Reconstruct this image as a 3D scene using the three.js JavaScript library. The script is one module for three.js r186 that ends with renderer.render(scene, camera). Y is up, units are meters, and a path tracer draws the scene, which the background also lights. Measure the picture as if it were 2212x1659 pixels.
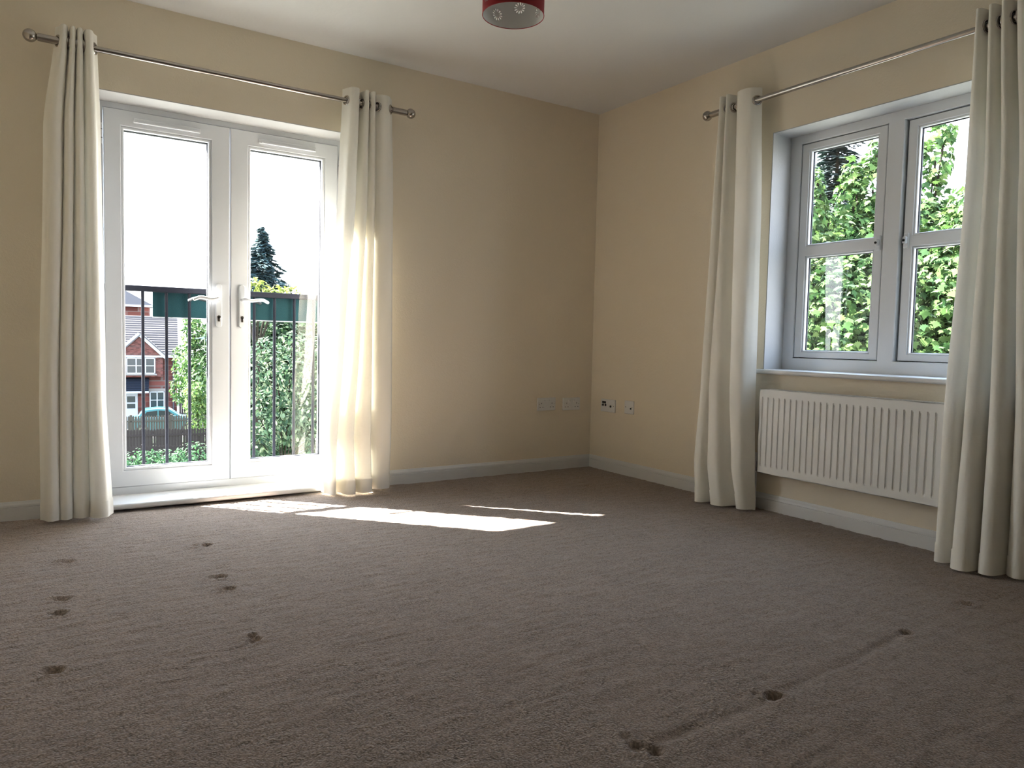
import * as THREE from 'three';
import { RoundedBoxGeometry } from 'three/addons/geometries/RoundedBoxGeometry.js';
import { mergeGeometries, mergeVertices } from 'three/addons/utils/BufferGeometryUtils.js';
import { TessellateModifier } from 'three/addons/modifiers/TessellateModifier.js';

// ------------------------------------------------------------------ camera, sky, sun, exposure
const scene = new THREE.Scene();
const camera = new THREE.PerspectiveCamera(55.4531, 2212 / 1659, 0.05, 400);
camera.position.set(-3.21105, 0.85319, 3.93458);
camera.up.set(0.01273521, 0.99806186, -0.06091258);
camera.lookAt(-3.21105 + 0.543661, 0.85319 - 0.05803797, 3.93458 - 0.83729583);

const renderer = new THREE.WebGLRenderer({ antialias: true });
renderer.toneMapping = THREE.LinearToneMapping;
renderer.toneMappingExposure = 8.2;
renderer.shadowMap.enabled = true;
renderer.shadowMap.type = THREE.PCFSoftShadowMap;

const SUN = new THREE.Vector3(-1.35, 1.85, -1.41).normalize();
const sun = new THREE.DirectionalLight(new THREE.Color().setRGB(1, 0.975, 0.93), 13);
sun.position.copy(SUN).multiplyScalar(60);
sun.castShadow = true;
sun.shadow.mapSize.set(4096, 4096);
Object.assign(sun.shadow.camera, { left: -30, right: 30, top: 30, bottom: -30, near: 1, far: 140 });
sun.shadow.radius = 1;
scene.add(sun, sun.target);

scene.background = (() => {                       // summer sky: pale at the horizon, blue overhead, brighter round the sun
  const w = 512, h = 256, d = new Float32Array(w * h * 4), v = new THREE.Vector3();
  for (let j = 0; j < h; j++) for (let i = 0; i < w; i++) {
    const el = ((j + 0.5) / h - 0.5) * Math.PI, az = ((i + 0.5) / w - 0.5) * 2 * Math.PI;
    v.set(Math.cos(el) * Math.cos(az), Math.sin(el), Math.cos(el) * Math.sin(az));
    const up = Math.max(0, v.y), k = Math.pow(1 - up, 2.2), s = Math.max(0, v.dot(SUN)), g = 0.55 * Math.pow(s, 6) + 0.22 * Math.pow(s, 2);
    const o = (j * w + i) * 4;
    d[o] = 0.52 + 0.48 * k + g; d[o + 1] = 0.72 + 0.32 * k + g * 0.98; d[o + 2] = 1.02 + 0.1 * k + g * 0.9; d[o + 3] = 1;
  }
  const t = new THREE.DataTexture(d, w, h, THREE.RGBAFormat, THREE.FloatType);
  t.mapping = THREE.EquirectangularReflectionMapping; t.magFilter = t.minFilter = THREE.LinearFilter; t.needsUpdate = true;
  return t;
})();
scene.backgroundIntensity = 1.15;

// ------------------------------------------------------------------ helpers
const V = (x, y, z) => new THREE.Vector3(x, y, z);
function rng(seed) { let a = seed >>> 0; return () => { a = (a + 0x6D2B79F5) | 0; let t = Math.imul(a ^ (a >>> 15), 1 | a); t = (t + Math.imul(t ^ (t >>> 7), 61 | t)) ^ t; return ((t ^ (t >>> 14)) >>> 0) / 4294967296; }; }
const taken = {};
function numbered(n) { const k = taken[n] = (taken[n] ?? -1) + 1; return k ? `${n}_${String(k).padStart(3, '0')}` : n; }
function shadows(o) { o.castShadow = o.receiveShadow = true; return o; }
function part(name, geo, m, parent) { const o = shadows(new THREE.Mesh(Array.isArray(geo) ? merge(geo) : geo, m)); o.name = name; parent.add(o); return o; }
function tag(o, label, category, group) { o.userData.label = label; if (category) o.userData.category = category; if (group) o.userData.group = group; return o; }
function thing(name, label, category, pos = [0, 0, 0], turn = 0, group) { const o = new THREE.Group(); o.name = numbered(name); o.position.set(...pos); o.rotation.y = turn; scene.add(o); return tag(o, label, category, group); }
function struct(name, geo, m, label) { const o = geo ? part(name, geo, m, scene) : new THREE.Group(); if (!geo) { o.name = name; scene.add(o); } o.userData.kind = 'structure'; if (label) o.userData.label = label; return o; }
function merge(list) {
  return mergeGeometries(list.map((g) => { const n = g.index ? g.toNonIndexed() : g.clone(); for (const k of Object.keys(n.attributes)) if (!['position', 'normal', 'uv'].includes(k)) n.deleteAttribute(k); return n; }));
}
const box = (x0, x1, y0, y1, z0, z1) => new THREE.BoxGeometry(x1 - x0, y1 - y0, z1 - z0).translate((x0 + x1) / 2, (y0 + y1) / 2, (z0 + z1) / 2);
const rbox = (x0, x1, y0, y1, z0, z1, r = 0.004, s = 2) => new RoundedBoxGeometry(x1 - x0, y1 - y0, z1 - z0, s, Math.min(r, (x1 - x0) / 2.01, (y1 - y0) / 2.01, (z1 - z0) / 2.01)).translate((x0 + x1) / 2, (y0 + y1) / 2, (z0 + z1) / 2);
const cyl = (r0, r1, h, seg = 20) => new THREE.CylinderGeometry(r0, r1, h, seg);
function bar(a, b, r, seg = 14, r2 = r) { const d = b.clone().sub(a), g = cyl(r2, r, d.length(), seg); g.applyQuaternion(new THREE.Quaternion().setFromUnitVectors(V(0, 1, 0), d.clone().normalize())); return g.translate((a.x + b.x) / 2, (a.y + b.y) / 2, (a.z + b.z) / 2); }
function rectPath(P, x0, x1, y0, y1) { const p = new P(); p.moveTo(x0, y0); p.lineTo(x1, y0); p.lineTo(x1, y1); p.lineTo(x0, y1); p.closePath(); return p; }
// a frame: outer rectangle with rectangular openings, in the xy plane, from z0 to z1, edges bevelled
function frame(o, holes, z0, z1, bev = 0.003) {
  const s = rectPath(THREE.Shape, ...o); for (const h of holes) s.holes.push(rectPath(THREE.Path, ...h));
  const g = new THREE.ExtrudeGeometry(s, { depth: z1 - z0 - 2 * bev, bevelEnabled: bev > 0, bevelSize: bev, bevelThickness: bev, bevelOffset: -bev, bevelSegments: 2 });
  return g.translate(0, 0, z0 + bev);
}
// profile [[out, y], ...] swept along x from 0 to length
function sweep(profile, length) {
  const s = new THREE.Shape(); profile.forEach(([a, b], i) => i ? s.lineTo(a, b) : s.moveTo(a, b)); s.closePath();
  return new THREE.ExtrudeGeometry(s, { depth: length, bevelEnabled: false });
}

// periodic noise textures
function lattice(n, seed) { const r = rng(seed), a = new Float32Array(n * n); for (let i = 0; i < a.length; i++) a[i] = r(); return (x, y) => { const xi = Math.floor(x), yi = Math.floor(y); let fx = x - xi, fy = y - yi; fx *= fx * (3 - 2 * fx); fy *= fy * (3 - 2 * fy); const at = (i, j) => a[((j % n + n) % n) * n + ((i % n + n) % n)]; return (at(xi, yi) * (1 - fx) + at(xi + 1, yi) * fx) * (1 - fy) + (at(xi, yi + 1) * (1 - fx) + at(xi + 1, yi + 1) * fx) * fy; }; }
function texture(size, f, colour, repeat) {
  const d = new Uint8Array(size * size * 4);
  for (let j = 0; j < size; j++) for (let i = 0; i < size; i++) { const c = f(i / size, j / size), o = (j * size + i) * 4; for (let k = 0; k < 3; k++) d[o + k] = Math.max(0, Math.min(255, Math.round(255 * (Array.isArray(c) ? c[k] : c)))); d[o + 3] = 255; }
  const t = new THREE.DataTexture(d, size, size, THREE.RGBAFormat); t.wrapS = t.wrapT = THREE.RepeatWrapping; t.magFilter = THREE.LinearFilter; t.minFilter = THREE.LinearMipmapLinearFilter; t.generateMipmaps = true;
  if (colour) t.colorSpace = THREE.SRGBColorSpace; if (repeat) t.repeat.set(...repeat); t.needsUpdate = true; return t;
}
const lin = (r, g, b) => new THREE.Color().setRGB(r, g, b);
const matte = (c, roughness = 0.9) => new THREE.MeshPhysicalMaterial({ color: c, roughness, specularIntensity: 0.12 });
const std = (c, roughness = 0.6, more = {}) => new THREE.MeshStandardMaterial({ color: c, roughness, ...more });

// ------------------------------------------------------------------ materials
const nA = lattice(256, 11), nB = lattice(64, 12), nC = lattice(512, 13), nD = lattice(16, 14);
const plasterBump = texture(512, (u, v) => 0.5 * nA(u * 256, v * 256) + 0.5 * nB(u * 64, v * 64), false, [2, 2]);
const carpetMap = texture(1024, (u, v) => { const k = 0.80 + 0.30 * nC(u * 512, v * 512) + 0.12 * nA(u * 256, v * 256) - 0.06 + 0.05 * nB(u * 64, v * 64) + 0.03 * nD(u * 16, v * 16) - 0.12; return [k, k, k]; }, true, [1 / 1.3, 1 / 1.3]);
const carpetBump = texture(1024, (u, v) => 0.6 * nC(u * 512, v * 512) + 0.3 * nA(u * 256, v * 256) + 0.1 * nB(u * 64, v * 64), false, [1 / 1.3, 1 / 1.3]);
const weave = texture(256, (u, v) => 0.5 + 0.22 * Math.sin(u * 128 * Math.PI) + 0.22 * Math.sin(v * 128 * Math.PI) + 0.1 * (nA(u * 256, v * 256) - 0.5), false, [6, 6]);
const M = {
  wall: std(lin(0.83, 0.74, 0.585), 0.85, { bumpMap: plasterBump, bumpScale: 0.0006 }),
  ceiling: std(lin(0.74, 0.735, 0.715), 0.9, { bumpMap: plasterBump, bumpScale: 0.0006 }),
  carpet: new THREE.MeshPhysicalMaterial({ color: lin(0.37, 0.285, 0.225), roughness: 1, specularIntensity: 0.2, sheen: 0.6, sheenRoughness: 0.7, sheenColor: lin(0.9, 0.9, 0.9), map: carpetMap, bumpMap: carpetBump, bumpScale: 0.004 }),
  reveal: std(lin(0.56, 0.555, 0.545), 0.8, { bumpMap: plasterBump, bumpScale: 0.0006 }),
  gloss: std(lin(0.72, 0.715, 0.695), 0.32),
  upvc: std(lin(0.74, 0.755, 0.775), 0.3),
  seal: std(lin(0.03, 0.03, 0.035), 0.7),
  glass: new THREE.MeshPhysicalMaterial({ color: 0xffffff, roughness: 0, transmission: 1, thickness: 0, ior: 1.5 }),
  cloth: new THREE.MeshPhysicalMaterial({ color: lin(0.94, 0.905, 0.81), roughness: 1, transmission: 0.09, thickness: 0, bumpMap: weave, bumpScale: 0.0004, side: THREE.DoubleSide }),
  steel: std(lin(0.44, 0.41, 0.38), 0.24, { metalness: 1 }),
  chrome: std(lin(0.7, 0.7, 0.7), 0.15, { metalness: 1 }),
  radiator: std(lin(0.80, 0.79, 0.75), 0.35),
  plastic: std(lin(0.78, 0.77, 0.74), 0.35),
  hole: std(lin(0.02, 0.02, 0.02), 0.8),
  railing: matte(lin(0.010, 0.0105, 0.015), 0.5),
  railPanel: matte(lin(0.008, 0.030, 0.034), 0.7),
  shadeRed: std(lin(0.30, 0.012, 0.02), 0.75, { side: THREE.DoubleSide }),
  shadeLining: std(lin(0.72, 0.70, 0.68), 0.8, { side: THREE.DoubleSide }),
  brick: null, tile: matte(lin(0.085, 0.077, 0.078), 0.95), slate: matte(lin(0.007, 0.009, 0.014), 0.9),
  wood: matte(lin(0.035, 0.027, 0.026), 0.95), woodPale: matte(lin(0.06, 0.05, 0.042), 0.95), bark: matte(lin(0.02, 0.017, 0.012), 0.95),
  houseWhite: std(lin(0.30, 0.31, 0.32), 0.6), stone: std(lin(0.16, 0.14, 0.125), 0.9), houseGlass: std(lin(0.008, 0.013, 0.016), 0.25),
  carBlue: new THREE.MeshPhysicalMaterial({ color: lin(0.02, 0.13, 0.15), roughness: 0.35, clearcoat: 1, clearcoatRoughness: 0.05 }), tyre: std(lin(0.02, 0.02, 0.02), 0.9),
  paving: std(lin(0.12, 0.125, 0.105), 0.95), grass: null, tarmac: std(lin(0.07, 0.068, 0.066), 0.95),
};
M.brick = new THREE.MeshPhysicalMaterial({ color: lin(1, 1, 1), roughness: 0.95, specularIntensity: 0.12, map: texture(512, (u, v) => { const row = Math.floor(v * 52), c = nA(Math.floor(u * 18 + (row % 2) * 0.5) + 0.01, row + 0.01), m = (v * 52) % 1 < 0.14 || (u * 18 + (row % 2) * 0.5) % 1 < 0.05; return m ? [0.34, 0.30, 0.29] : [0.24 + 0.15 * c, 0.14 + 0.09 * c, 0.125 + 0.085 * c]; }, true, [0.25, 0.25]) });
M.grass = std(lin(1, 1, 1), 1, { map: texture(256, (u, v) => { const k = nA(u * 256, v * 256) * 0.5 + nB(u * 64, v * 64) * 0.5; return [0.10 + 0.12 * k, 0.19 + 0.14 * k, 0.07 + 0.06 * k]; }, true, [0.25, 0.25]) });

// ------------------------------------------------------------------ the room (corner of the two visible walls at the origin, floor at y = 0)
const RX = -3.75, RZ = 6.4, CE = 2.4, DZ = [-2.97, -1.73, 0.0, 1.975], WN = [1.42, 2.56, 0.715, 1.963], WT = 0.31;
{
  // door wall, in the plane z = 0, door opening cut out
  const s = rectPath(THREE.Shape, RX - 0.3, WT, -0.3, CE + 0.2); s.holes.push(rectPath(THREE.Path, ...DZ));
  struct('wall_left', new THREE.ExtrudeGeometry(s, { depth: WT, bevelEnabled: false }).translate(0, 0, -WT), M.wall, 'cream painted wall with the glazed double doors');
  // window wall, in the plane x = 0
  const r = rectPath(THREE.Shape, 0, RZ + 0.3, -0.3, CE + 0.2); r.holes.push(rectPath(THREE.Path, ...WN));
  struct('wall_right', new THREE.ExtrudeGeometry(r, { depth: WT, bevelEnabled: false }).rotateY(-Math.PI / 2).translate(WT, 0, 0), M.wall, 'cream painted wall with the casement window');
  const wl = scene.getObjectByName('wall_left'), wr = scene.getObjectByName('wall_right'), e = 0.004;
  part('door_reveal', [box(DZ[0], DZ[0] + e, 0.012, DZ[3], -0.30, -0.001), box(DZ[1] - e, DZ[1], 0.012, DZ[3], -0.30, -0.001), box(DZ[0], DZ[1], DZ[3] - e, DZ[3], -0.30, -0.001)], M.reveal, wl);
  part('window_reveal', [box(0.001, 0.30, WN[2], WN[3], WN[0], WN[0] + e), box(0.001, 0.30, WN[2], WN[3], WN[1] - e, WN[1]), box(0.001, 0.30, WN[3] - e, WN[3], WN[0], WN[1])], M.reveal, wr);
  struct('wall_rear', box(RX - 0.3, WT, -0.3, CE + 0.2, RZ, RZ + 0.2), M.wall);
  struct('wall_near', box(RX - 0.2, RX, -0.3, CE + 0.2, 0, RZ), M.wall);
  struct('ceiling', box(RX - 0.3, WT, CE, CE + 0.2, -WT, RZ + 0.3), M.ceiling, 'plain white ceiling');
}

// carpeted floor: a relief with the pile's unevenness, dents of furniture feet and creases
{
  const dents = [[-3.16, 0.794, 0.017, 0.006], [-3.128, 0.805, 0.02, 0.012], [-2.687, 0.798, 0.02, 0.008], [-2.647, 0.82, 0.018, 0.013], [-2.70, 1.25, 0.02, 0.008], [-2.675, 1.255, 0.018, 0.013], [-2.705, 1.39, 0.018, 0.008], [-2.68, 1.397, 0.018, 0.013],
    [-3.18, 1.232, 0.02, 0.008], [-3.155, 1.24, 0.02, 0.013], [-3.185, 1.37, 0.02, 0.008], [-3.165, 1.377, 0.018, 0.012], [-3.198, 1.808, 0.02, 0.014], [-3.182, 1.818, 0.018, 0.015], [-2.712, 1.836, 0.013, 0.012], [-2.712, 1.868, 0.016, 0.014], [-2.73, 1.885, 0.012, 0.006],
    [-2.155, 2.829, 0.018, 0.012], [-2.132, 2.858, 0.018, 0.015], [-2.150, 2.785, 0.012, 0.005], [-1.71, 2.828, 0.018, 0.014], [-1.69, 2.835, 0.014, 0.012], [-1.735, 2.80, 0.012, 0.004], [-1.013, 2.776, 0.018, 0.014], [-0.575, 2.744, 0.018, 0.013], [-0.457, 0.544, 0.018, 0.008]];
  const lines = [[-2.13, 2.84, -1.70, 2.83, 0.0035, 0.016], [-1.70, 2.83, -1.01, 2.776, 0.0035, 0.016], [-1.01, 2.776, -0.57, 2.744, 0.002, 0.016], [-3.13, 0.82, -3.16, 1.25, 0.0025, 0.022], [-3.16, 1.38, -3.185, 1.82, 0.003, 0.022], [-2.65, 0.83, -2.69, 1.25, 0.001, 0.02]];
  const n1 = lattice(256, 21), n2 = lattice(256, 22);
  const hgt = (x, z) => {
    let y = 0.0022 * (n1(x * 26 + 120, z * 15) - 0.5) + 0.0036 * (n2(x * 14 + 60, z * 70) - 0.5) + 0.0012 * (n2(x * 70 + 300, z * 110) - 0.5) + 0.002 * (n1(x * 4 + 50, z * 5) - 0.5);
    for (const [dx, dz, r, d] of dents) { const q = Math.hypot(x - dx, z - dz) / r; if (q < 3) { const k = Math.max(0, Math.min(1, (1.25 - q) / 0.7)); y += -0.8 * d * k * k * (3 - 2 * k) + 0.0022 * Math.exp(-(((q - 1.6) / 0.4) ** 2)); } }
    for (const [ax, az, bx, bz, d, w] of lines) { const L = (bx - ax) ** 2 + (bz - az) ** 2, t = Math.max(0, Math.min(1, ((x - ax) * (bx - ax) + (z - az) * (bz - az)) / L)), q = Math.hypot(x - ax - t * (bx - ax) + 0.006 * (n1(z * 40, x * 40) - 0.5), z - az - t * (bz - az) + 0.008 * (n1(x * 30, 7) - 0.5)); y -= 1.25 * d * Math.exp(-((q / w) ** 2)) * (0.85 + 0.3 * n2(x * 12 + 40, z * 12)); }
    return y;
  };
  const nx = 470, nz = 800, pos = [], uv = [], idx = [];
  for (let j = 0; j <= nz; j++) for (let i = 0; i <= nx; i++) { const x = RX * (1 - i / nx), z = RZ * j / nz; pos.push(x, hgt(x, z), z); uv.push(x, z); }
  const top = pos.length / 3;
  for (let j = 0; j < nz; j++) for (let i = 0; i < nx; i++) { const a = j * (nx + 1) + i, b = a + 1, c = a + nx + 1, d = c + 1; idx.push(a, c, b, b, c, d); }
  const g = new THREE.BufferGeometry(); g.setAttribute('position', new THREE.Float32BufferAttribute(pos, 3)); g.setAttribute('uv', new THREE.Float32BufferAttribute(uv, 2)); g.setIndex(idx); g.computeVertexNormals();
  const floor = struct('floor', g, M.carpet, 'beige cut pile carpet with dents left by furniture feet');
  part('subfloor', box(RX - 0.3, WT, -0.3, -0.03, -WT, RZ + 0.3), std(lin(0.3, 0.25, 0.2), 0.9), floor);
}

// skirting boards
{
  const prof = [[0, -0.01], [0.016, -0.01], [0.016, 0.056], [0.0155, 0.0575], [0.009, 0.058], [0.009, 0.0615], [0.014, 0.0625], [0.0125, 0.070], [0.008, 0.078], [0.005, 0.085], [0, 0.085]];
  const alongX = (x0, x1, n) => struct(n, sweep(prof, x1 - x0).rotateY(-Math.PI / 2).scale(1, 1, 1).applyMatrix4(new THREE.Matrix4().makeBasis(V(1, 0, 0), V(0, 1, 0), V(0, 0, 1))).translate(x1, 0, 0), M.gloss);
  // sweep() runs along z with "out" on x; rotating by -90 degrees about y turns out into +z and the run into -x
  alongX(-1.715, 0, 'baseboard_left').userData.label = 'white skirting board between the door and the corner';
  alongX(RX, -2.985, 'baseboard_left_001').userData.label = 'white skirting board left of the door';
  struct('baseboard_right', sweep(prof, RZ).rotateY(Math.PI).translate(0, 0, RZ), M.gloss, 'white skirting board under the window');
  struct('baseboard_near', sweep(prof, RZ).translate(RX, 0, 0), M.gloss);
}

// ------------------------------------------------------------------ glazed double door
const FZ = -0.245, DF = -0.178, LF = -0.166;       // back of frame, face of frame, face of leaves
{
  struct('trim_1', frame([-2.972, -1.728, 0.028, 1.977], [[-2.936, -1.764, 0.078, 1.943]], FZ, DF, 0.003), M.upvc, 'white door frame set in the wall opening');
  struct('trim_2', rbox(-3.0, -1.70, 0.012, 0.040, -0.18, 0.058, 0.012, 4), M.gloss, 'white threshold board in front of the glazed doors');
  struct('trim_3', box(-2.97, -1.73, -0.25, 0.012, -0.31, -0.01), M.houseWhite, 'base of the door opening');
}
function lever(dir, out) {                          // scroll lever, pointing along dir (-1 or 1), standing off by out
  const pts = [V(0, 0, 0), V(0, 0, out * 0.6), V(dir * 0.012, 0.003, out), V(dir * 0.04, -0.004, out), V(dir * 0.075, 0.001, out), V(dir * 0.10, 0.002, out), V(dir * 0.125, -0.009, out)];
  const c = new THREE.CatmullRomCurve3(pts), g = new THREE.TubeGeometry(c, 40, 0.0085, 10), e = new THREE.SphereGeometry(0.0085, 10, 8).translate(dir * 0.125, -0.009, out);
  return [g, e];
}
function doorLeaf(name, x0, x1, gx0, gx1, hinge, hx, label) {
  const o = struct(name, null, null, label);
  const y0 = 0.080, y1 = 1.940, gy0 = 0.176, gy1 = 1.849;
  part('leaf_frame', frame([x0, x1, y0, y1], [[gx0 - 0.014, gx1 + 0.014, gy0 - 0.014, gy1 + 0.014]], FZ + 0.004, LF, 0.004), M.upvc, o);
  part('glazing_bead', frame([gx0 - 0.0145, gx1 + 0.0145, gy0 - 0.0145, gy1 + 0.0145], [[gx0, gx1, gy0, gy1]], -0.196, -0.171, 0.005), M.upvc, o);
  part('outer_bead', frame([gx0 - 0.0145, gx1 + 0.0145, gy0 - 0.0145, gy1 + 0.0145], [[gx0, gx1, gy0, gy1]], -0.236, -0.220, 0.003), M.upvc, o);
  part('glazing_seal', [frame([gx0 - 0.013, gx1 + 0.013, gy0 - 0.013, gy1 + 0.013], [[gx0 + 0.002, gx1 - 0.002, gy0 + 0.002, gy1 - 0.002]], -0.2, -0.196, 0), frame([gx0 - 0.013, gx1 + 0.013, gy0 - 0.013, gy1 + 0.013], [[gx0 + 0.003, gx1 - 0.003, gy0 + 0.003, gy1 - 0.003]], -0.216, -0.204, 0)], M.seal, o);
  part('glass_pane', new THREE.PlaneGeometry(gx1 - gx0 + 0.026, gy1 - gy0 + 0.026).translate((gx0 + gx1) / 2, (gy0 + gy1) / 2, -0.202), M.glass, o);
  const c = (gx0 + gx1) / 2;
  const vent = part('trickle_vent', rbox(c - 0.155, c + 0.155, 1.884, 1.908, LF, LF + 0.012, 0.005, 3), M.upvc, o);
  part('vent_flap', rbox(c - 0.145, c + 0.145, 1.884, 1.893, LF + 0.008, LF + 0.018, 0.003, 3), M.upvc, vent);
  for (const y of [1.81, 1.01, 0.22]) {
    const h = part('hinge', [rbox(hinge - 0.012, hinge + 0.012, y - 0.05, y + 0.05, LF - 0.006, LF + 0.012, 0.004, 3)], M.upvc, o);
    part('hinge_joint', [box(hinge - 0.0125, hinge + 0.0125, y - 0.0215, y - 0.019, LF, LF + 0.0125), box(hinge - 0.0125, hinge + 0.0125, y + 0.019, y + 0.0215, LF, LF + 0.0125)], M.seal, h);
  }
  const dir = hx > (x0 + x1) / 2 ? -1 : 1;
  for (const [z, s] of [[LF, 1], [FZ + 0.004, -1]]) {
    const cap = new THREE.Shape(); cap.absarc(0, 0.095, 0.0155, 0, Math.PI); cap.absarc(0, -0.105, 0.0155, Math.PI, 2 * Math.PI); cap.closePath();
    const plate = part('handle_plate', new THREE.ExtrudeGeometry(cap, { depth: 0.006, bevelEnabled: true, bevelSize: 0.003, bevelThickness: 0.003, bevelOffset: -0.003, bevelSegments: 2, curveSegments: 12 }).scale(1, 1, s).translate(hx, 1.013, z), M.upvc, o);
    part('lever', lever(dir, 0.042).map((g) => g.scale(1, 1, s).translate(hx, 1.043, z)), M.upvc, plate);
    part('lock_cylinder', [cyl(0.0082, 0.0082, 0.004).rotateX(Math.PI / 2).translate(hx, 0.948, z + s * 0.0095), box(hx - 0.005, hx + 0.005, 0.924, 0.946, z + s * 0.007, z + s * 0.0115)], M.steel, plate);
    part('keyhole', box(hx - 0.0015, hx + 0.0015, 0.943, 0.953, z + s * 0.0112, z + s * 0.0122), M.hole, plate);
  }
  return o;
}
doorLeaf('door_1', -2.933, -2.352, -2.845, -2.456, -2.951, -2.408, 'white glazed door leaf on the left, handle pointing left');
doorLeaf('door_2', -2.347, -1.767, -2.243, -1.854, -1.749, -2.290, 'white glazed door leaf on the right, beside the sunlit curtain');

// ------------------------------------------------------------------ window
{
  // drawn in a local xy plane (x = world z), then turned so that local z points into the room
  const toWorld = (o) => { o.rotation.y = -Math.PI / 2; return o; };        // local x -> world z, local z -> world -x
  const w = toWorld(struct('window_1', null, null, 'white two casement window with glazing bars above the radiator'));
  const z0 = 1.415, z1 = 2.565, y0 = 0.735, y1 = 1.968, F = -0.150, B = -0.222;
  const open = [[1.487, 1.951, 0.800, 1.914], [2.029, 2.493, 0.800, 1.914]];
  part('frame', frame([z0, z1, y0, y1], open, B, F, 0.004), M.upvc, w);
  part('frame_stop', open.map(([a, b, c, d]) => frame([a - 0.001, b + 0.001, c - 0.001, d + 0.001], [[a + 0.012, b - 0.012, c + 0.012, d - 0.012]], B, B + 0.012, 0)), M.upvc, w);
  part('weather_seal', open.map(([a, b, c, d]) => frame([a + 0.0005, b - 0.0005, c + 0.0005, d - 0.0005], [[a + 0.012, b - 0.012, c + 0.012, d - 0.012]], B + 0.012, B + 0.018, 0)), M.seal, w);
  open.forEach(([a, b, c, d], i) => {
    const piv = new THREE.Group(); piv.name = 'sash'; w.add(piv);
    const hinge = i ? b : a; piv.position.x = hinge; if (i) piv.rotation.y = -0.035;
    const g = 0.0035, A = a + g - hinge, Bx = b - g - hinge, C = c + g, D = d - g, gl = A + 0.052, gr = Bx - 0.05, sf = F - 0.004, sb = B + 0.019;
    const panes = [[gl, gr, 0.842, 1.322], [gl, gr, 1.392, 1.868]];
    part('sash_frame', frame([A, Bx, C, D], panes.map(([p, q, r, s]) => [p - 0.009, q + 0.009, r - 0.009, s + 0.009]), sb, sf, 0.004), M.upvc, piv);
    for (const [p, q, r, s] of panes) {
      part('glazing_bead', frame([p - 0.0095, q + 0.0095, r - 0.0095, s + 0.0095], [[p, q, r, s]], -0.178, sf - 0.005, 0.004), M.upvc, piv);
      part('glazing_seal', frame([p - 0.009, q + 0.009, r - 0.009, s + 0.009], [[p + 0.003, q - 0.003, r + 0.003, s - 0.003]], -0.186, -0.178, 0), M.seal, piv);
      part('glass_pane', new THREE.PlaneGeometry(q - p + 0.016, s - r + 0.016).translate((p + q) / 2, (r + s) / 2, -0.182), M.glass, piv);
    }
    const hx = i ? A + 0.018 : Bx - 0.018;
    const hb = part('sash_handle', [rbox(hx - 0.012, hx + 0.012, 1.325, 1.395, sf - 0.001, sf + 0.010, 0.004), rbox(hx - 0.009, hx + 0.009, 1.345, 1.378, sf + 0.008, sf + 0.026, 0.006, 3)], M.upvc, piv);
    part('lock_button', cyl(0.0055, 0.0055, 0.004, 14).rotateX(Math.PI / 2).translate(hx, 1.36, sf + 0.0275), M.hole, hb);
  });
  struct('trim_4', rbox(-0.046, 0.16, 0.714, 0.738, 1.385, 2.60, 0.011, 4), M.gloss, 'white window sill board with rounded nosing');
}

// ------------------------------------------------------------------ curtain poles
const ROD = 0.11, RODY = 2.113;
function pole(label, length, brackets) {            // local: along +x from 0, wall at z = 0
  const o = thing('curtain_pole', label, 'curtain pole', [0, 0, 0], 0, 'brushed steel curtain poles');
  part('rod', cyl(0.0125, 0.0125, length, 24).rotateZ(Math.PI / 2).translate(length / 2, 0, ROD), M.steel, o);
  for (const [x, s] of [[0, -1], [length, 1]]) {
    const f = part('finial', new THREE.SphereGeometry(0.027, 28, 20).translate(x + s * 0.056, 0, ROD), M.steel, o);
    part('finial_collar', [cyl(0.0165, 0.0165, 0.085, 24).rotateZ(Math.PI / 2).translate(x - s * 0.014, 0, ROD), cyl(0.011, 0.011, 0.02, 20).rotateZ(Math.PI / 2).translate(x + s * 0.028, 0, ROD)], M.steel, f);
  }
  for (const x of brackets) part('bracket', [cyl(0.022, 0.022, 0.008).rotateX(Math.PI / 2).translate(x, 0, 0.004), bar(V(x, -0.004, 0), V(x, -0.004, ROD - 0.008), 0.007), new THREE.TorusGeometry(0.0155, 0.004, 8, 20).rotateY(Math.PI / 2).translate(x, 0, ROD)], M.steel, o);
  return o;
}
{
  const a = pole('brushed steel curtain pole with ball finials above the glazed doors', 1.668, [0.15, 1.53]); a.position.set(-3.168, RODY, 0);
  const b = pole('brushed steel curtain pole with ball finials above the window and radiator', 1.70, [0.13, 1.58]); b.rotation.y = -Math.PI / 2; b.position.set(0, RODY, 1.125);
}

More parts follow.
